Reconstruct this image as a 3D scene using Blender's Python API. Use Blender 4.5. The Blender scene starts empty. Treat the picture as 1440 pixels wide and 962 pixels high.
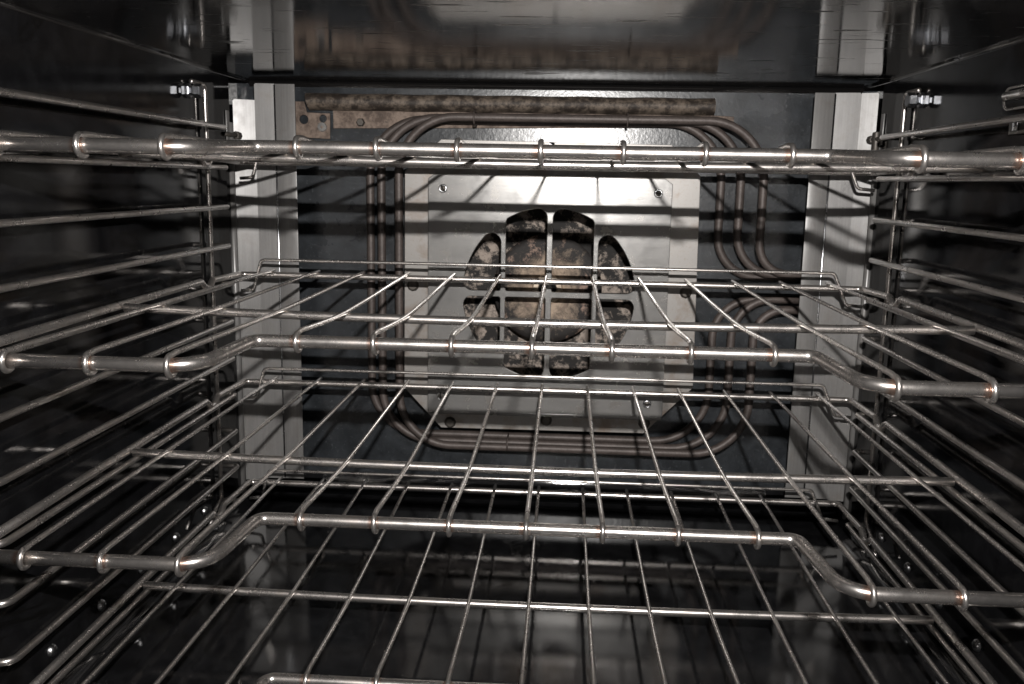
import bpy, bmesh, math, random
from mathutils import Vector, Matrix
random.seed(7)
SC = bpy.context.scene
COL = SC.collection

# ------------------------------------------------------------------ camera
YAW, PITCH, ROLL, FPX = 0.05598, 0.1782, -0.01843, 1257.28
def cam_dir(a, b, d):
    cr, sr = math.cos(ROLL), math.sin(ROLL)
    x = a*cr + b*sr; u = -a*sr + b*cr
    cp, sp = math.cos(PITCH), math.sin(PITCH)
    y = d*cp + u*sp; z = -d*sp + u*cp
    cy, sy = math.cos(YAW), math.sin(YAW)
    return Vector((x*cy - y*sy, x*sy + y*cy, z))
cam = bpy.data.cameras.new('camera')
camo = bpy.data.objects.new('camera', cam); COL.objects.link(camo)
rt, up, fw = cam_dir(1, 0, 0), cam_dir(0, 1, 0), cam_dir(0, 0, 1)
camo.matrix_world = Matrix(((rt.x, up.x, -fw.x, 0), (rt.y, up.y, -fw.y, 0), (rt.z, up.z, -fw.z, 0), (0, 0, 0, 1)))
cam.sensor_width = 36.0
cam.lens = FPX/1440*36
cam.clip_start = 0.01; cam.clip_end = 50
cam.dof.use_dof = True; cam.dof.focus_distance = 0.60; cam.dof.aperture_fstop = 32
SC.camera = camo

# ------------------------------------------------------------------ light: the camera's flash above the lens, faint room light
w = bpy.data.worlds.new('World'); SC.world = w; w.use_nodes = True
bg = w.node_tree.nodes['Background']
bg.inputs['Color'].default_value = (1.0, 0.96, 0.93, 1); bg.inputs['Strength'].default_value = 0.045
fl = bpy.data.lights.new('flash', 'AREA'); fl.shape = 'RECTANGLE'; fl.size = 0.016; fl.size_y = 0.005
fl.energy = 9.2; fl.color = (1.0, 0.968, 0.938)
flo = bpy.data.objects.new('flash', fl); COL.objects.link(flo)
flo.location = (0.025, -0.01, 0.095)
flo.rotation_euler = (Vector((-0.015, 0.95, -0.06)) - flo.location).to_track_quat('-Z', 'Y').to_euler()
vs = SC.view_settings
vs.view_transform = 'Standard'; vs.look = 'None'; vs.exposure = 0.0; vs.gamma = 1.0
try: vs.use_curve_mapping = False
except Exception: pass

# ------------------------------------------------------------------ materials
class NT:
    def __init__(s, name):
        s.m = bpy.data.materials.new(name); s.m.use_nodes = True
        s.t = s.m.node_tree; s.b = s.t.nodes['Principled BSDF']
    def n(s, typ, **kw):
        nd = s.t.nodes.new(typ)
        for k, v in kw.items():
            if k in nd.inputs: nd.inputs[k].default_value = v
            else: setattr(nd, k, v)
        return nd
    def l(s, a, b): s.t.links.new(a, b)
    def coords(s, scale=(1, 1, 1), kind='Object'):
        tc = s.n('ShaderNodeTexCoord'); mp = s.n('ShaderNodeMapping'); mp.inputs['Scale'].default_value = scale
        s.l(tc.outputs[kind], mp.inputs['Vector']); return mp.outputs['Vector']
    def noise(s, vec, scale, detail=4, rough=0.6, dist=0.0):
        nd = s.n('ShaderNodeTexNoise'); nd.inputs['Scale'].default_value = scale
        nd.inputs['Detail'].default_value = detail; nd.inputs['Roughness'].default_value = rough; nd.inputs['Distortion'].default_value = dist
        s.l(vec, nd.inputs['Vector']); return nd.outputs['Fac']
    def ramp(s, fac, stops):
        nd = s.n('ShaderNodeValToRGB'); e = nd.color_ramp.elements
        while len(e) < len(stops): e.new(0.5)
        for q, (p, c) in zip(e, stops):
            q.position = p; q.color = (*c, 1) if isinstance(c, tuple) else (c, c, c, 1)
        s.l(fac, nd.inputs['Fac']); return nd.outputs['Color']
    def mix(s, fac, a, b):
        nd = s.n('ShaderNodeMix'); nd.data_type = 'RGBA'
        for sock, v in ((nd.inputs[0], fac), (nd.inputs[6], a), (nd.inputs[7], b)):
            if isinstance(v, bpy.types.NodeSocket): s.l(v, sock)
            else: sock.default_value = v if isinstance(v, float) else (*v, 1)
        return nd.outputs[2]
    def math(s, op, a, b=0.0):
        nd = s.n('ShaderNodeMath'); nd.operation = op
        for sock, v in ((nd.inputs[0], a), (nd.inputs[1], b)):
            if isinstance(v, bpy.types.NodeSocket): s.l(v, sock)
            else: sock.default_value = v
        return nd.outputs[0]
    def bump(s, h, strength=0.2, dist=0.001):
        nd = s.n('ShaderNodeBump'); nd.inputs['Strength'].default_value = strength; nd.inputs['Distance'].default_value = dist
        s.l(h, nd.inputs['Height']); s.l(nd.outputs['Normal'], s.b.inputs['Normal'])
    def set(s, **kw):
        for k, v in kw.items():
            k = {'color': 'Base Color', 'rough': 'Roughness', 'metal': 'Metallic', 'spec': 'Specular IOR Level',
                 'coat': 'Coat Weight', 'coat_rough': 'Coat Roughness'}[k]
            if isinstance(v, bpy.types.NodeSocket): s.l(v, s.b.inputs[k])
            else: s.b.inputs[k].default_value = (*v, 1) if isinstance(v, tuple) else v
        return s.m

def enamel(name, base, rough, stretch=(1, 1, 1), streak=0.0, speck=0.0, spec=0.5, var=0.16, brush=0.0, film=0.0, grain=900, gb=0.05):
    t = NT(name); v = t.coords(); vst = t.coords(stretch)
    a = t.noise(v, 9, 5, 0.65); b = t.noise(vst, 60, 4, 0.6); c = t.noise(v, grain, 3, 0.6)
    r = t.ramp(a, [(0.35, rough), (0.75, rough + var)])
    if streak:
        k = t.ramp(b, [(0.60, 0.0), (0.66, 1.0)])
        r = t.mix(k, r, (rough+streak,)*3)
        col = t.mix(k, base, tuple(x*0.5 for x in base))
    else:
        col = t.mix(t.ramp(b, [(0.4, 0.0), (0.8, 1.0)]), base, tuple(x*2.0 + 0.0005 for x in base))
    if speck:
        col = t.mix(t.ramp(c, [(0.62, 0.0), (0.72, 1.0)]), col, tuple(min(1, x*2.2 + speck) for x in base))
    if film:    # wiped grease film: curved smears with their own edges
        f1 = t.noise(t.coords((1.0, 0.45, 0.8)), 16, 7, 0.62, 2.2)
        f2 = t.noise(v, 5, 2, 0.5)
        k = t.math('MULTIPLY', t.ramp(f1, [(0.50, 0.0), (0.56, 1.0), (0.60, 0.25), (0.72, 0.0)]), t.ramp(f2, [(0.48, 0.0), (0.62, 1.0)]))
        col = t.mix(k, col, (film*1.6, film*1.5, film*1.4))
        r = t.mix(k, r, (rough + 0.13,)*3)
    if brush: t.bump(t.noise(t.coords((0.05, 1, 1)), 420, 3, 0.6), brush*0.10, 0.0006)
    else: t.bump(c, gb, 0.0004)
    return t.set(color=col, rough=r, spec=spec)
M = {}
M['enamel'] = enamel('black_enamel', (0.005, 0.005, 0.0055), 0.025, var=0.03, spec=0.33, film=0.002)
M['ceiling'] = enamel('ceiling_enamel', (0.008, 0.0075, 0.0075), 0.04, (0.30, 1.8, 1), streak=0.35, spec=0.58, var=0.06)
M['floor'] = enamel('floor_enamel', (0.006, 0.006, 0.0065), 0.03, (1, 1, 1), var=0.035, film=0.003, spec=0.50)
M['back'] = enamel('blue_grey_enamel', (0.019, 0.0212, 0.0238), 0.20, (1, 1, 1), speck=0.020, var=0.16, grain=330, gb=0.35)

def steel(name, col, rough, stretch=(1, 1, 1), amount=0.25, bump=0.05, stain=False, metal=1.0, bands=None, coat=0.0):
    t = NT(name); v = t.coords(stretch); vo = t.coords()
    a = t.noise(v, 500, 3, 0.6); b = t.noise(vo, 45, 5, 0.7); g = t.noise(vo, 1500, 2, 0.6)
    dark = tuple(x*(1-amount) for x in col)
    c = t.mix(t.ramp(a, [(0.3, 0.0), (0.75, 1.0)]), dark, col)
    c = t.mix(t.ramp(b, [(0.52, 0.0), (0.72, 0.55)]), c, tuple(x*k for x, k in zip(col, (0.62, 0.56, 0.50))))
    c = t.mix(t.ramp(g, [(0.50, 0.0), (0.68, 0.30)]), c, tuple(x*0.5 for x in col))
    if bands:       # brown heat tint beside every wire loop
        sep = t.n('ShaderNodeSeparateXYZ'); t.l(vo, sep.inputs[0])
        ph = t.math('PINGPONG', t.math('ADD', sep.outputs['X'], 0.0008), bands/2)
        k = t.ramp(t.math('DIVIDE', ph, bands/2), [(0.085, 0.55), (0.18, 0.0)])
        c = t.mix(k, c, (0.42, 0.19, 0.10))
    r = t.ramp(b, [(0.3, rough), (0.8, rough + 0.14)])
    t.bump(g if stretch == (1, 1, 1) else a, bump, 0.0005)
    return t.set(color=c, rough=r, metal=metal, coat=coat, coat_rough=0.07)
M['rod'] = steel('nickel_rod', (0.76, 0.715, 0.68), 0.23, bump=0.025, metal=0.955, coat=0.8)
M['front_rod'] = steel('nickel_front_bar', (0.78, 0.735, 0.70), 0.21, bump=0.05, bands=0.045, metal=0.965, coat=0.8)
M['rail'] = steel('dull_rail', (0.64, 0.60, 0.57), 0.24, (1, 0.2, 1), 0.30, 0.012, metal=0.955, coat=0.7)
M['plate'] = steel('brushed_plate', (0.275, 0.27, 0.262), 0.19, (0.04, 1, 1), 0.10, 0.04, metal=0.50)
M['post'] = steel('brushed_post', (0.195, 0.19, 0.185), 0.27, (1, 1, 0.03), 0.22, 0.03, metal=0.16)
M['bolt'] = steel('bolt_steel', (0.70, 0.71, 0.73), 0.20)
M['nut'] = steel('hex_nut_steel', (0.34, 0.35, 0.375), 0.30)
M['dark_bolt'] = steel('dark_bolt', (0.10, 0.09, 0.08), 0.45, metal=0.6)

def rust(name, light, dark, s1=60, lo=0.42, hi=0.62, rough=0.65, metal=0.15, s2=260, dist=0.15):
    t = NT(name); v = t.coords()
    a = t.noise(v, s1, 8, 0.74, dist); b = t.noise(v, s2, 4, 0.7); 
    c = t.mix(t.ramp(a, [(lo, 0.0), (hi, 1.0)]), light, dark)
    c = t.mix(t.ramp(b, [(0.5, 0.0), (0.72, 0.7)]), c, tuple(x*0.45 for x in dark))
    t.bump(b, 0.3, 0.0006)
    return t.set(color=c, rough=rough, metal=metal)
M['rust'] = rust('rusted_channel', (0.150, 0.118, 0.092), (0.030, 0.022, 0.017), 75, 0.43, 0.56)
M['rust_tan'] = rust('tan_rusted_plate', (0.200, 0.150, 0.118), (0.075, 0.050, 0.037), 60, 0.44, 0.60)
M['element'] = rust('heating_tube', (0.105, 0.085, 0.077), (0.044, 0.035, 0.031), 70, 0.35, 0.75, 0.5, 0.2, 700)
M['soot'] = rust('sooty_fan', (0.46, 0.36, 0.27), (0.030, 0.023, 0.020), 34, 0.40, 0.50, 0.7, 0.1, 150)
def fan_mat():
    t = NT('burnt_fan_disc'); v = t.coords()
    sep = t.n('ShaderNodeSeparateXYZ'); t.l(v, sep.inputs[0])
    rad = t.math('SQRT', t.math('ADD', t.math('MULTIPLY', sep.outputs['X'], sep.outputs['X']), t.math('MULTIPLY', sep.outputs['Z'], sep.outputs['Z'])))
    a = t.noise(v, 42, 8, 0.75, 0.3); b = t.noise(v, 320, 4, 0.7)
    k = t.math('SUBTRACT', t.math('ADD', t.math('MULTIPLY', rad, 13.0), t.math('MULTIPLY', a, 1.5)), 0.72)
    c = t.mix(t.ramp(k, [(0.26, 0.0), (0.60, 1.0)]), (0.38, 0.29, 0.215), (0.013, 0.0105, 0.0095))
    c = t.mix(t.ramp(a, [(0.55, 0.0), (0.62, 0.9)]), c, (0.30, 0.205, 0.16))
    c = t.mix(t.ramp(b, [(0.52, 0.0), (0.70, 0.6)]), c, (0.03, 0.023, 0.020))
    t.bump(b, 0.3, 0.0006)
    return t.set(color=c, rough=0.7, metal=0.1)
M['fan_disc'] = fan_mat()
M['soot_dark'] = rust('sooty_housing', (0.36, 0.30, 0.255), (0.012, 0.010, 0.009), 56, 0.42, 0.51, 0.75, 0.05, 220)
M['hub'] = rust('burnt_hub', (0.48, 0.40, 0.31), (0.15, 0.10, 0.07), 60, 0.5, 0.7, 0.5, 0.4)
def baffle_mat():
    t = NT('baffle_plate'); v = t.coords(); a = t.noise(v, 26, 6, 0.7, 0.4); b = t.noise(v, 400, 3, 0.6)
    c = t.mix(t.ramp(a, [(0.50, 0.0), (0.70, 1.0)]), (0.275, 0.262, 0.248), (0.20, 0.158, 0.128))
    c = t.mix(t.ramp(b, [(0.55, 0.0), (0.75, 0.5)]), c, (0.20, 0.155, 0.125))
    t.bump(b, 0.08, 0.0004)
    return t.set(color=c, rough=0.40, metal=0.3)
M['baffle'] = baffle_mat()
tm = NT('matt_black'); M['black'] = tm.set(color=(0.006, 0.006, 0.006), rough=0.9, spec=0.1)

# ------------------------------------------------------------------ mesh helpers
def fillet(pts, radii, seg=8):
    pts = [Vector(p) for p in pts]; out = [pts[0]]
    for i in range(1, len(pts)-1):
        r = radii if not isinstance(radii, (list, tuple)) else radii[i-1]
        p, a, b = pts[i], pts[i-1], pts[i+1]
        u = (a-p).normalized(); v = (b-p).normalized()
        ang = u.angle(v)
        if r <= 0 or ang > math.pi-0.02: out.append(p); continue
        d = r/math.tan(ang/2); d = min(d, (a-p).length*0.49, (b-p).length*0.49); rr = d*math.tan(ang/2)
        c = p + (u+v).normalized()*(rr/math.sin(ang/2))
        s = p+u*d - c; e = p+v*d - c
        tot = s.angle(e); ax = s.cross(e).normalized()
        for k in range(seg+1): out.append(c + Matrix.Rotation(tot*k/seg, 3, ax) @ s)
    out.append(pts[-1]); return out
def tube(pts, r, n=12, closed_ends=True):
    pts = [Vector(p) for p in pts]
    q = [pts[0]]
    for p in pts[1:]:
        if (p-q[-1]).length > 1e-6: q.append(p)
    pts = q; V, F = [], []
    t0 = (pts[1]-pts[0]).normalized()
    nrm = t0.orthogonal().normalized(); tp = t0
    for i, p in enumerate(pts):
        if i == 0: t = t0
        elif i == len(pts)-1: t = (p-pts[i-1]).normalized()
        else: t = ((p-pts[i-1]).normalized() + (pts[i+1]-p).normalized()).normalized()
        ax = tp.cross(t)
        if ax.length > 1e-7: nrm = Matrix.Rotation(tp.angle(t), 3, ax.normalized()) @ nrm
        nrm = (nrm - t*nrm.dot(t)).normalized(); bn = t.cross(nrm); tp = t
        for k in range(n):
            a = 2*math.pi*k/n
            V.append(p + (nrm*math.cos(a) + bn*math.sin(a))*r)
    for i in range(len(pts)-1):
        for k in range(n):
            a = i*n+k; b = i*n+(k+1) % n
            F.append((a, b, b+n, a+n))
    if closed_ends:     # slightly domed ends
        e = len(pts)-1
        for base, p, t, flip in ((0, pts[0], -(pts[1]-pts[0]).normalized(), True), (e*n, pts[-1], (pts[-1]-pts[-2]).normalized(), False)):
            V.append(p + t*r*0.3); c = len(V)-1
            for k in range(n):
                a, b = base+k, base+(k+1) % n
                F.append((b, a, c) if flip else (a, b, c))
    return V, F
def join(*parts):
    V, F = [], []
    for v, f in parts:
        o = len(V); V += v; F += [tuple(i+o for i in q) for q in f]
    return V, F
def mesh(name, VF, mat, smooth=True, sharp=None):
    me = bpy.data.meshes.new(name); me.from_pydata([tuple(v) for v in VF[0]], [], VF[1]); me.update()
    me.materials.append(mat)
    if smooth:
        me.polygons.foreach_set('use_smooth', [True]*len(me.polygons))
        if sharp: me.set_sharp_from_angle(angle=math.radians(sharp))
    return me
def obj(name, me, parent=None, loc=(0, 0, 0), rot=(0, 0, 0)):
    o = bpy.data.objects.new(name, me); COL.objects.link(o); o.location = loc; o.rotation_euler = rot
    if parent: o.parent = parent
    return o
def tag(o, label, cat, group=None):
    o['label'] = label; o['category'] = cat
    if group: o['group'] = group
    return o
def thing(name, label, cat, loc=(0, 0, 0), group=None):
    return tag(obj(name, None, None, loc), label, cat, group)
def struct(name, me, label=None):
    o = obj(name, me); o['kind'] = 'structure'
    if label: o['label'] = label
    return o
def off(VF, d):
    d = Vector(d); return [Vector(v)-d for v in VF[0]], VF[1]
def box(a, b, bev=0.0, seg=2):
    bm = bmesh.new(); bmesh.ops.create_cube(bm, size=1)
    for v in bm.verts:
        v.co = Vector([(a[i]+b[i])/2 + v.co[i]*(b[i]-a[i]) for i in range(3)])
    if bev: bmesh.ops.bevel(bm, geom=bm.edges[:], offset=bev, segments=seg, affect='EDGES', profile=0.5)
    bm.verts.index_update()
    r = [v.co.copy() for v in bm.verts], [tuple(v.index for v in f.verts) for f in bm.faces]
    bm.free(); return r
def plate_xz(outer, holes, thick, bev=0.0004):
    """plate in the X-Z plane, front face at Y=0, back face at Y=+thick, with real holes"""
    cu = bpy.data.curves.new('tmp', 'CURVE'); cu.dimensions = '2D'; cu.fill_mode = 'BOTH'
    for ring in [outer]+holes:
        sp = cu.splines.new('POLY'); sp.points.add(len(ring)-1); sp.use_cyclic_u = True
        for p, (x, z) in zip(sp.points, ring): p.co = (x, z, 0, 1)
    cu.extrude = thick/2 - bev; cu.bevel_depth = bev; cu.bevel_resolution = 1; cu.offset = -bev
    o = bpy.data.objects.new('tmp', cu); COL.objects.link(o)
    me = bpy.data.meshes.new_from_object(o.evaluated_get(bpy.context.evaluated_depsgraph_get()))
    V = [Vector((v.co.x, thick/2 - v.co.z, v.co.y)) for v in me.vertices]; F = [tuple(p.vertices) for p in me.polygons]
    bpy.data.objects.remove(o); bpy.data.curves.remove(cu); bpy.data.meshes.remove(me)
    return V, F
def lathe_y(prof, n=24, cx=0, cz=0):
    """profile of (radius, y) turned about the Y axis"""
    V, F = [], []
    for r, y in prof:
        for k in range(n):
            a = 2*math.pi*k/n; V.append(Vector((cx + r*math.cos(a), y, cz + r*math.sin(a))))
    for i in range(len(prof)-1):
        for k in range(n):
            a, b = i*n+k, i*n+(k+1) % n; F.append((a, a+n, b+n, b))
    return V, F
def rrect(x0, z0, x1, z1, r, seg=5):
    P = []
    for cx, cz, a0 in ((x1-r, z1-r, 0), (x0+r, z1-r, 90), (x0+r, z0+r, 180), (x1-r, z0+r, 270)):
        for k in range(seg+1):
            a = math.radians(a0+90*k/seg); P.append((cx+r*math.cos(a), cz+r*math.sin(a)))
    return P
def circ(cx, cz, r, n=20): return [(cx+r*math.cos(2*math.pi*k/n), cz+r*math.sin(2*math.pi*k/n)) for k in range(n)]

# ------------------------------------------------------------------ the oven's shell
XL, XR, Y0, YB, ZF, ZC = -0.3375, 0.300, 0.34, 0.962, -0.351, 0.0995
YW = 0.9015          # side walls stop here, a dark slot follows
RC = 0.006          # cove radius at the ceiling
RFc = 0.022         # cove radius at the floor
CX, CZ = -0.0147, -0.1145      # fan centre
def axis(lo, hi, r, n_mid):
    s = [lo + r*(1-math.cos(math.pi/2*k/6)) for k in range(7)]
    m = [lo+r + (hi-lo-2*r)*k/n_mid for k in range(1, n_mid)]
    return s + m + [hi - (v-lo) for v in reversed(s)]
def dished(sign, zbase, r, xs, ys, rs):
    V, F = [], []
    for y in ys:
        for x in xs:
            u = max(0, rs-(x-XL), rs-(XR-x))*r/rs; v = max(0, r-(YB-y))
            q = min(math.hypot(u, v), r)
            V.append(Vector((x, y, zbase + sign*(r - math.sqrt(max(0, r*r-q*q)))*(rs/r if u > v else 1))))
    nx = len(xs)
    for j in range(len(ys)-1):
        for i in range(nx-1):
            a = j*nx+i; f = (a, a+1, a+nx+1, a+nx); F.append(f if sign > 0 else f[::-1])
    return V, F
ysf = [Y0, 0.5, 0.65, 0.8, YB-RFc] + [YB-RFc*math.cos(math.pi/2*k/8) for k in range(1, 9)]
struct('oven_floor', mesh('oven_floor', dished(1, ZF, RFc, axis(XL, XR, RFc, 10), ysf, RFc), M['floor']))
ysc = [Y0, 0.5, 0.65, 0.8, YB-RC] + [YB-RC*math.cos(math.pi/2*k/8) for k in range(1, 9)]
ceil = struct('oven_ceiling', mesh('oven_ceiling', dished(-1, ZC, RC, axis(XL, XR, 0.003, 10), ysc, 0.003), M['ceiling']))
def wall(x, s):
    V = [Vector((x, Y0, ZF+RFc-0.002)), Vector((x, YW, ZF+RFc-0.002)), Vector((x, YW, ZC-0.002)), Vector((x, Y0, ZC-0.002))]
    # real sheet: inner face, rolled rear edge going outwards, back skin
    W = [Vector((v.x - s*0.012, v.y, v.z)) for v in V]
    F = [(0, 1, 2, 3), (1, 5, 6, 2), (5, 4, 7, 6)]
    if s < 0: F = [f[::-1] for f in F]
    return V+W, F
walls = {}
for nm, x, s in (('oven_wall_left', XL, 1), ('oven_wall_right', XR, -1)):
    o = struct(nm, mesh(nm, wall(x, s), M['enamel'], smooth=False)); walls[nm] = o
    # light rounded edge trim on the rear end of the side wall
    fm = mesh('edge_trim', tube([(x+s*0.0006, YW-0.0025, -0.338), (x+s*0.0006, YW-0.0025, 0.052)], 0.0036, 12), M['post'])
    obj('edge_trim', fm, o)
    bolt = mesh('bolt', join(([Vector((s*p.y, p.x, p.z)) for p in lathe_y([(0.0001, 0.0035), (0.0028, 0.0032), (0.0042, 0.0018), (0.0046, 0.0)], 14)[0]],
                              lathe_y([(0.0001, 0.0035), (0.0028, 0.0032), (0.0042, 0.0018), (0.0046, 0.0)], 14)[1])), M['bolt'])
    for y in (0.475, 0.5375, 0.603, 0.668, 0.733, 0.798):
        obj('bolt', bolt, o, (x, y, -0.3172))
# back wall with the round fan opening, and the recess behind
bw = struct('oven_back_wall', mesh('oven_back_wall', off(plate_xz([(-0.37, -0.352), (0.335, -0.352), (0.335, 0.11), (-0.37, 0.11)], [circ(CX, CZ, 0.108, 48)], 0.003), (0, -YB, 0)), M['back'], smooth=False))
hs = lathe_y([(0.108, YB+0.001), (0.108, YB+0.042), (0.0005, YB+0.042)], 48, CX, CZ)
obj('fan_recess', mesh('fan_recess', hs, M['soot_dark'], sharp=40), bw)
# dark void beside the side walls' rear edge
for s, x in ((1, -0.352), (-1, 0.3145)):
    obj('gap_lining', mesh('gap_lining', box((x-0.001, 0.88, -0.352), (x+0.001, 0.964, 0.105)), M['enamel'], smooth=False), walls['oven_wall_left' if s > 0 else 'oven_wall_right'])

# ------------------------------------------------------------------ corner posts (bent brushed plates)
def corner_post(label, bend, inner, outer, Yi, t1, t2, zb, zt, notch):
    t = thing('corner_post', label, 'corner post', (bend, Yi, zb), 'brushed corner posts')
    base = Vector((bend, Yi, zb))
    # flat flange on the back wall
    a, b = min(bend, inner), max(bend, inner)
    obj('back_flange', mesh('back_flange', off(box((a, Yi, zb), (b, Yi+0.0015, zt), 0.0004), base), M['post'], sharp=40), t)
    # two folded facets towards the side wall; the outer one is turned further
    mid = 0.50 if notch else 0.62
    Ym = Yi - abs(outer-bend)*mid*math.tan(math.radians(t1))
    Yo = Ym - abs(outer-bend)*(1-mid)*math.tan(math.radians(t2))
    def facet(name, xa, ya, xb, yb, top):
        d = Vector((xb-xa, yb-ya, 0)).normalized(); n = Vector((-d.y, d.x, 0))
        if n.y < 0: n = -n
        ring = [(0, zb), (1, zb+0.001), (1, top-0.0015), (0.94, top), (0, top)]
        k = len(ring)
        pt = lambda f, z, e: Vector((xa+(xb-xa)*f, ya+(yb-ya)*f, z)) + n*e
        bm = bmesh.new(); vs_ = [bm.verts.new(pt(f, z, 0)) for f, z in ring] + [bm.verts.new(pt(f, z, 0.0015)) for f, z in ring]
        for f in [tuple(range(k)), tuple(range(2*k-1, k-1, -1))] + [(i, i+k, (i+1) % k+k, (i+1) % k) for i in range(k)]:
            bm.faces.new([vs_[i] for i in f])
        bmesh.ops.recalc_face_normals(bm, faces=bm.faces); bm.verts.index_update()
        VF = [v.co.copy() for v in bm.verts], [tuple(v.index for v in f.verts) for f in bm.faces]; bm.free()
        obj(name, mesh(name, off(VF, base), M['post'], smooth=False), t)
    xm = bend + (outer-bend)*mid
    facet('angled_plate', bend, Yi, xm, Ym, zt)
    facet('edge_plate', xm, Ym+0.0003, outer, Yo, zt-(0.0165 if notch else 0.0003))
    # rounded bend line that catches the flash
    obj('bend_edge', mesh('bend_edge', off(tube([(bend, Yi+0.0009, zb+0.001), (bend, Yi+0.0009, zt-0.001)], 0.0014, 10), base), M['bolt']), t)
    return t
corner_post('brushed metal corner post left of the fan, upper corner notched', -0.2970, -0.2762, -0.3360, 0.9190, 10, 23.0, -0.3240, 0.0923, True)
corner_post('brushed metal corner post right of the fan, full square top', 0.2600, 0.2404, 0.2985, 0.9170, 8.5, 20.5, -0.3240, 0.0902, False)

# ------------------------------------------------------------------ rusty fittings under the ceiling
x0, x1, zc_, r_ = -0.2759, 0.1502, 0.0784, 0.0090
V, F = [], []
N = 14; L = [x0 + (x1-x0)*k/40 for k in range(41)]
for i, x in enumerate(L):
    for k in range(N+1):
        a = math.pi*(k/N) - math.pi/2
        xx = x + (0.004*(1 - math.sin(a))/2 if i == 0 else 0)
        V.append(Vector((xx, 0.9615 - 0.013*math.cos(a), zc_ + r_*math.sin(a) + 0.0003*math.sin(x*90))))
for i in range(40):
    for k in range(N):
        a = i*(N+1)+k; F.append((a, a+1, a+N+2, a+N+1))
F += [tuple(range(N, -1, -1)), tuple(range(40*(N+1), 41*(N+1)))]
tag(obj('rusted_channel', mesh('rusted_channel', off((V, F), (x0, 0.9615, zc_)), M['rust'], sharp=50), None, (x0, 0.9615, zc_)),
    'long mottled rusty half-round channel across the top of the back wall', 'channel')
t = thing('backing_strip', 'flat tan rusted strip behind the top of the heating element', 'metal strip', (-0.04, 0.9605, 0.06))
base = (-0.04, 0.9605, 0.06)
obj('strip', mesh('strip', off(plate_xz([(-0.2474, 0.0514), (0.1710, 0.0580), (0.1710, 0.0692), (0.1530, 0.0702), (-0.2474, 0.0702)], [], 0.0015), (base[0], 0.0015, base[2])), M['rust_tan'], smooth=False), t)
bh = lathe_y([(0.0001, -0.004), (0.0035, -0.004), (0.0045, -0.0025), (0.0048, 0.001)], 6)
obj('bolt', mesh('bolt', bh, M['dark_bolt'], smooth=False), t, (-0.2178-base[0], -0.0015, 0.0579-base[2]))
t = thing('rusted_bracket', 'square tan rusted bracket with two holes beside the left post', 'bracket', (-0.268, 0.958, 0.04))
base = (-0.268, 0.958, 0.04)
ring = [(-0.2872, 0.0416), (-0.2507, 0.0403), (-0.2503, 0.0665), (-0.2751, 0.0673), (-0.2777, 0.0784), (-0.2872, 0.0784)]
V, F = plate_xz(ring, [circ(-0.2785, 0.0600, 0.0048), circ(-0.2579, 0.0612, 0.0040)], 0.0022)
obj('plate', mesh('plate', ([Vector((v.x-base[0], v.y, v.z-base[2])) for v in V], F), M['rust_tan'], smooth=False), t, (0, -0.0008, 0))
obj('washer', mesh('washer', lathe_y([(0.0015, -0.0012), (0.0046, -0.0012), (0.0052, 0.0004)], 20), M['plate'], sharp=40), t, (-0.2589-base[0], -0.0010, 0.0525-base[2]))
# ------------------------------------------------------------------ heating element: three loops round the fan
el = thing('heating_element', 'brown three-tube heating element looping round the fan plate', 'heating element', (0, 0.940, -0.27))
for Y, xl, xr, zt, zb, e1, e2, rx in ((0.9290, -0.1720, 0.1991, 0.0628, -0.2833, -0.0893, -0.1258, 0.262),
                                  (0.9395, -0.1924, 0.1783, 0.0622, -0.2810, -0.0915, -0.1165, 0.263),
                                  (0.9500, -0.2064, 0.1602, 0.0612, -0.2765, -0.0947, -0.1185, 0.264)):
    pts = [(rx, Y, e1), (xr, Y, e1), (xr, Y, zt), (xl, Y, zt), (xl, Y, zb), (xr, Y, zb), (xr, Y, e2), (rx, Y, e2)]
    pts = fillet(pts, [0.042, 0.058, 0.058, 0.055, 0.058, 0.042], 12)
    obj('tube', mesh('tube', off(tube(pts, 0.0043, 14), (0, 0.940, -0.27)), M['element']), el)

# thin strap clips round the three tubes
for x, z in ((-0.0945, 0.0620), (0.060, 0.0620), (-0.055, -0.2803)):
    ring = [Vector((x, 0.9395+y, z+dz)) for y, dz in rrect(-0.0162, -0.0068, 0.0162, 0.0068, 0.006, 4)]
    obj('strap', mesh('strap', off(tube(ring+ring[:2], 0.0009, 6, False), (0, 0.940, -0.27)), M['element']), el)

# ------------------------------------------------------------------ fan, baffle and slotted cover
Yb_ = 0.9275
bf = thing('fan_baffle', 'pale heat-stained octagonal plate behind the slotted fan cover', 'baffle', (CX, Yb_, -0.262))
ring = [(-0.1655, 0.008), (-0.1668, -0.2200), (-0.1268, -0.2632), (0.0900, -0.2622), (0.1396, -0.2110), (0.1355, 0.008), (0.1052, 0.0385), (-0.0185, 0.0395), (-0.0185, 0.0350), (-0.0120, 0.0350), (-0.0120, 0.0395), (-0.1280, 0.0405)]
V, F = plate_xz(ring, [circ(CX, CZ, 0.098, 48)], 0.0022)
obj('plate', mesh('plate', [[Vector((v.x-CX, v.y, v.z+0.262)) for v in V], F], M['baffle'], smooth=False), bf)
dk = mesh('screw', lathe_y([(0.0001, -0.0030), (0.0042, -0.0030), (0.0060, -0.0012), (0.0066, 0.0004)], 9), M['dark_bolt'], sharp=40)
for x, z in ((-0.1572, -0.1099), (0.1269, -0.1102), (-0.0138, -0.2511), (0.1044-0.014, -0.2509), (-0.1251+0.008, -0.2570)):
    obj('screw', dk, bf, (x-CX, 0, z+0.262), (0, random.uniform(0, 1), 0))
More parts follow.
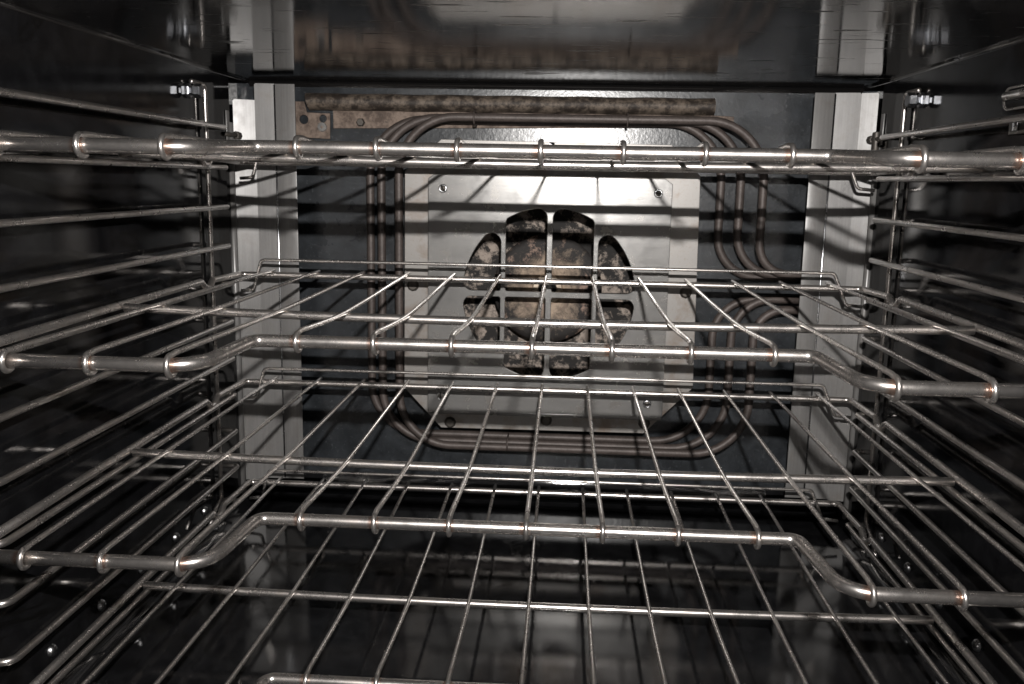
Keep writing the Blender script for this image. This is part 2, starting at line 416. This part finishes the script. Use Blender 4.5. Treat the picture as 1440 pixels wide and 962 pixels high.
# cover
Yc = 0.912
cv = thing('fan_cover', 'square brushed metal fan cover with rounded slots forming a circle', 'fan cover', (CX, Yc, -0.2405))
R = 0.0885
def arc2(c, r, a0, a1, n=7): return [(c[0]+r*math.cos(a0+(a1-a0)*k/n), c[1]+r*math.sin(a0+(a1-a0)*k/n)) for k in range(n+1)]
def slot(xa, xb):
    """one slot of the upper right quarter: between two bars, inside the circle, every corner rounded"""
    zb = 0.0030; P = []
    outer_slot = xb > R
    r0 = 0.0022
    P += arc2((xa+r0, zb+r0), r0, math.pi, 1.5*math.pi)
    if outer_slot:
        r1 = 0.0085; c1 = (math.sqrt((R-r1)**2-(zb+r1)**2), zb+r1); A1 = math.atan2(c1[1], c1[0])
        P += arc2(c1, r1, -math.pi/2, A1)
    else:
        P += arc2((xb-r0, zb+r0), r0, 1.5*math.pi, 2*math.pi)
        r1 = 0.0050; c1 = (xb-r1, math.sqrt((R-r1)**2-(xb-r1)**2)); A1 = math.atan2(c1[1], c1[0])
        P += arc2(c1, r1, 0, A1)
    r2 = 0.0095; c2 = (xa+r2, math.sqrt((R-r2)**2-(xa+r2)**2)); A2 = math.atan2(c2[1], c2[0])
    P += arc2((0, 0), R, A1, A2, 10)[1:-1]
    P += arc2(c2, r2, A2, math.pi)
    return P
holes = []
for xa, xb in ((0.0030, 0.0445), (0.0495, 0.2)):
    for sx in (-1, 1):
        for sz in (-1, 1):
            holes.append([(CX+sx*x, CZ+sz*z) for x, z in slot(xa, xb)])
cr = [(-0.1391, -0.2405), (0.1072, -0.2398), (0.1066, -0.0005), (0.0990, 0.0050), (-0.1340, 0.0050), (-0.1391, 0.0010)]
V, F = plate_xz(cr, holes, 0.0030, 0.0007)
obj('plate', mesh('plate', [[Vector((v.x-CX, v.y, v.z+0.2405)) for v in V], F], M['plate'], sharp=35), cv)
obj('bottom_lip', mesh('bottom_lip', off(box((-0.1388, Yc+0.0005, -0.2440), (0.1069, Yc+0.0145, -0.2400), 0.001), (CX, Yc, -0.2405)), M['plate'], sharp=40), cv)
for nm, sgn in (('side_lip', -1), ('side_lip', 1)):
    xx = -0.1388 if sgn < 0 else 0.1048
    obj(nm, mesh(nm, off(box((xx, Yc+0.0028, -0.2395), (xx+0.002, Yc+0.0150, -0.0010), 0.0004), (CX, Yc, -0.2405)), M['plate'], sharp=40), cv)
# slotted screws
sp = lathe_y([(0.0001, -0.0026), (0.0026, -0.0024), (0.0040, -0.0012), (0.0044, 0.0003)], 18)
scr = mesh('screw', sp, M['dark_bolt'], sharp=60)
slt = mesh('screw_slot', box((-0.0036, -0.0030, -0.0005), (0.0036, -0.0020, 0.0005)), M['black'], smooth=False)
slb = mesh('screw_ring', lathe_y([(0.0030, -0.0023), (0.0036, -0.0025), (0.0044, -0.0012)], 18), M['bolt'])
for x, z in ((-0.1237, -0.0087), (0.0925, -0.0096), (-0.1250, -0.2243), (0.0909, -0.2257)):
    s = obj('screw', scr, cv, (x-CX, 0, z+0.2405), (0, random.uniform(0, 3), 0))
    obj('screw_slot', slt, s); obj('rim', slb, s)
# fan
fn = thing('convection_fan', 'soot-blackened round fan with pale hub behind the slotted cover', 'fan', (CX-0.002, 0.966, CZ))
disc = lathe_y([(0.0165, 0.0), (0.020, -0.0015), (0.052, 0.0), (0.0575, 0.0005), (0.059, 0.002), (0.0575, 0.0035), (0.0, 0.0035)], 48)
obj('disc', mesh('disc', disc, M['fan_disc'], sharp=50), fn)
for k in range(16):
    a = 2*math.pi*k/16
    V, F = box((0.026, 0.004, -0.0006), (0.0565, 0.018, 0.0006))
    rot = Matrix.Rotation(a, 3, 'Y')
    obj('blade', mesh('blade', ([rot @ (Vector(v)) for v in V], F), M['soot'], smooth=False), fn)
obj('hub_ring', mesh('hub_ring', lathe_y([(0.0095, -0.002), (0.0105, -0.0050), (0.0155, -0.0050), (0.0166, -0.001), (0.0166, 0.001)], 28), M['hub'], sharp=40), fn)
obj('hub_nut', mesh('hub_nut', lathe_y([(0.0001, -0.010), (0.0040, -0.010), (0.0055, -0.0085), (0.0058, 0.002)], 6), M['dark_bolt'], smooth=False), fn)
obj('hub_well', mesh('hub_well', lathe_y([(0.0001, 0.0), (0.0098, 0.0), (0.0098, -0.001)], 24), M['black'], sharp=40), fn)

# ------------------------------------------------------------------ rack supports: rails on uprights at both side walls
ZR0, DR = 0.0442, 0.03651
def rack_support(s, label):
    xw = XL if s > 0 else XR
    t = thing('rack_support', label, 'rack support', (xw, 0.65, -0.34), 'rack support ladders')
    b = (xw, 0.65, -0.34)
    xr_ = xw + s*0.0195; xu = xw + s*0.0040
    me = mesh('rail', off(tube(fillet([(xu, 0.466, 0), (xr_, 0.466, 0), (xr_, 0.838, 0), (xu, 0.838, 0)], [0.008, 0.004], 6), 0.0024, 12), b[:2]+(0,)), M['rail'])
    for k in range(11):
        obj('rail', me, t, (0, 0, ZR0-k*DR-b[2]))
    up = [(xu, 0.835-0.0045, -0.336), (xu, 0.835-0.0045, 0.0818), (xu, 0.801, 0.0818)]
    obj('upright', mesh('upright', off(tube(fillet(up, 0.005, 6), 0.0021, 10), b), M['rod']), t)
    fr = [(xu, 0.466+0.0045, -0.336), (xu, 0.466+0.0045, 0.0818), (xu, 0.480, 0.0818)]
    obj('upright', mesh('upright', off(tube(fillet(fr, 0.005, 6), 0.0021, 10), b), M['rod']), t)
    # hexagon nuts holding the hooks
    for y in (0.801, 0.492):
        V, F = join(lathe_y([(0.0001, 0.0), (0.0056, 0.0), (0.0064, 0.0008), (0.0064, 0.0062), (0.0056, 0.0070), (0.0042, 0.0072), (0.0042, 0.0098)], 6),
                    lathe_y([(0.0042, 0.0096), (0.0060, 0.0098), (0.0066, 0.0108), (0.0066, 0.0135)], 6))
        V = [Matrix.Rotation(math.radians(30), 3, 'Y') @ v for v in V]
        V = [Vector((xw + s*(0.0133 - v.y), y + v.x, 0.0735 + v.z)) for v in V]
        obj('hex_nut', mesh('hex_nut', off((V, F), b), M['nut'], smooth=False), t)
    # lower stand-off pegs
    for y in (0.795, 0.470):
        pg = tube([(xw, y, -0.333), (xw+s*0.014, y, -0.333)], 0.0035, 10)
        obj('peg', mesh('peg', off(pg, b), M['bolt']), t)
    hk = tube(fillet([(xu, 0.8305, -0.3155), (xw+s*0.010, 0.800, -0.3160), (xw+s*0.010, 0.780, -0.330)], 0.006, 5), 0.0018, 8)
    obj('lower_hook', mesh('lower_hook', off(hk, b), M['rod']), t)
    return t
rack_support(1, 'ladder of chrome rails fixed to the left oven wall')
rack_support(-1, 'ladder of chrome rails fixed to the right oven wall')

# ------------------------------------------------------------------ oven racks
S = 0.045; YR = 0.66
RB, RM, RW, RQ = 0.0038, 0.0032, 0.0016, 0.0030
def build_rack():
    root = obj('oven_rack', None)
    L = lambda *p: Vector((p[0], p[1]-YR, p[2]))
    # frame rod: rear bar, corners, sides with the stop notch, to the front
    zs = -0.0022
    half = []
    def side(s):
        x = s*0.3025
        return [L(x, 0.449, -0.0040), L(x, 0.60, zs), L(x, 0.779, zs+0.0012), L(x, 0.790, -0.0085), L(x, 0.798, -0.0085), L(x, 0.806, zs), L(x, 0.8785, -0.0040)]
    l = side(-1); r = side(1)
    path = l + r[::-1]
    rad = [0.02, 0.004, 0.003, 0.003, 0.004, 0.006, 0.006, 0.004, 0.003, 0.003, 0.004, 0.02]
    obj('frame', mesh('frame', tube(fillet(path, rad, 6), RQ, 14), M['rod']), root)
    # front bar with its set-back middle
    zo, zf = -0.0043, -0.0016
    pts = [L(-0.3025, 0.4475, zo), L(-0.1690, 0.4475, zo), L(-0.1615, 0.5100, zf), L(0.1590, 0.5100, zf), L(0.1675, 0.4475, zo), L(0.3025, 0.4475, zo)]
    obj('front_bar', mesh('front_bar', tube(fillet(pts, [0.020, 0.0075, 0.0075, 0.020], 10), RB, 18), M['front_rod']), root)
    # middle bar, bowed a little
    sag = lambda x: -0.0033 - 0.0032*(1-(x/0.30)**2)
    mp = [L(-0.2985+0.597*k/24, 0.6330, sag(-0.2985+0.597*k/24)) for k in range(25)]
    obj('middle_bar', mesh('middle_bar', tube(mp, RM, 14), M['rod']), root)
    # raised guard wire at the rear
    yg = 0.8785-RQ-0.0016
    gp = [L(-0.3010, yg, -0.0200), L(-0.2885, yg, -0.0190), L(-0.2800, yg, 0.0110), L(0.2735, yg, 0.0110), L(0.2865, yg, -0.0190), L(0.3020, yg, -0.0205)]
    obj('guard_wire', mesh('guard_wire', tube(fillet(gp, 0.005, 6), 0.0016, 10), M['rod']), root)
    # thirteen cross wires, each looped round the front bar
    adj = {-6: 0.0017, -4: -0.0022}
    for i in range(-6, 7):
        x = i*S; xf = x + adj.get(i, 0) + random.uniform(-0.0006, 0.0006); lean = random.uniform(-0.0004, 0.0012); wrap = random.uniform(225, 262)
        inner = abs(i) <= 3
        yb, zb = (0.5100, zf) if inner else (0.4475, zo)
        ro = RB+RW*0.92
        zm = sag(x)+RM+RW*0.9
        zr = -0.0040+RQ+RW*0.9
        p = [L(x, 0.8830, zr), L(x, 0.8785, zr)]
        for k in range(1, 8):
            y = 0.8785+(0.6330-0.8785)*k/8; f = k/8
            p.append(L(x, y, zr+(zm-zr)*(f*f*(3-2*f))))
        p.append(L(x, 0.6330, zm))
        ye = yb+0.006; ze = zb+ro+0.0003
        for k in range(1, 8):
            f = k/8; y = 0.6330+(ye-0.6330)*f
            p.append(L(x+(xf-x)*f, y, zm+(ze-zm)*(f*f*(1.5-0.5*f))))
        p.append(L(xf, ye, ze))
        for k in range(17):
            a = math.radians(75 + wrap*k/16)
            p.append(L(xf+lean*k/16, yb+ro*math.cos(a), zb+ro*math.sin(a)))
        obj('wire', mesh('wire', tube(p, RW, 9), M['rod']), root)
    return root
rack = build_rack()
def copy_tree(o):
    c = o.copy(); COL.objects.link(c)
    for ch in list(o.children):
        d = ch.copy(); COL.objects.link(d); d.parent = c
    return c
spots = [('A', -0.0145, -0.0094, 1, 'topmost chrome wire rack, seen edge-on near the oven ceiling'),
         ('B', -0.0167, -0.0107, 4, 'second chrome wire rack from the top, in front of the fan'),
         ('C', -0.0179, -0.0078, 7, 'third chrome wire rack from the top, below the fan cover'),
         ('D', -0.0189, -0.0010, 10, 'lowest chrome wire rack just above the black oven floor')]
racks = [rack] + [copy_tree(rack) for _ in range(3)]
for o, (_, x, y, k, lab) in zip(racks, spots):
    o.location = (x, YR+y, ZR0-k*DR+0.0101)
    tag(o, lab, 'oven rack', 'wire oven racks')

# ------------------------------------------------------------------ small fittings on the side walls
def clip(s, label, y, z):
    xw = XL if s > 0 else XR
    t = thing('wall_clip', label, 'clip', (xw, y, z), 'wall clips')
    obj('blade', mesh('blade', box((s*0.0005 if s > 0 else -0.0017, -0.0045, 0.0), (s*0.0017 if s > 0 else -0.0005, 0.0035, 0.0290), 0.0003), M['post'], sharp=40), t)
    pin = tube([(s*0.001, -0.009, 0.006), (s*0.006, 0.010, 0.0055)], 0.0022, 10)
    obj('pin', mesh('pin', pin, M['dark_bolt']), t)
    nut = tube([(s*0.005, 0.009, 0.0055), (s*0.0062, 0.0155, 0.0053)], 0.0042, 8)
    obj('nut', mesh('nut', nut, M['dark_bolt'], smooth=False), t)
    obj('post_cap', mesh('post_cap', tube([(s*0.004, 0.005, -0.014), (s*0.004, 0.005, -0.001 if s > 0 else 0.012)], 0.0036, 12), M['dark_bolt'], sharp=50), t)
    return t
clip(1, 'small metal clip with dark pin beside the left post top', 0.893, 0.0345)
clip(-1, 'small metal clip with tall dark cap beside the right post top', 0.893, 0.0400)
lt = thing('latch', 'chrome-rimmed rounded latch high on the right wall at the picture edge', 'latch', (XR, 0.612, 0.06))
ring = rrect(-0.040, -0.0070, 0.030, 0.0070, 0.0069, 6)
rp = [Vector((-0.006, y, z)) for y, z in ring]; rp.append(rp[0]); rp.append(rp[1])
obj('rim', mesh('rim', tube(rp, 0.0009, 8, False), M['rod']), lt)
V, F = plate_xz(rrect(-0.040, -0.0075, 0.033, 0.0075, 0.0074, 6), [], 0.0055)
obj('housing', mesh('housing', ([Vector((-0.0003-0.0055+v.y, v.x, v.z)) for v in V], F), M['enamel'], sharp=40), lt)
obj('lever', mesh('lever', tube([(-0.009, 0.022, 0.0015), (-0.009, -0.030, 0.0015)], 0.0028, 12), M['rod']), lt)
obj('catch', mesh('catch', box((-0.004, -0.03, -0.0235), (-0.0004, 0.024, -0.0115), 0.0006), M['dark_bolt'], sharp=40), lt)
obj('catch_stud', mesh('catch_stud', box((-0.0055, 0.010, -0.0215), (-0.004, 0.016, -0.0145), 0.0005), M['bolt'], sharp=40), lt)
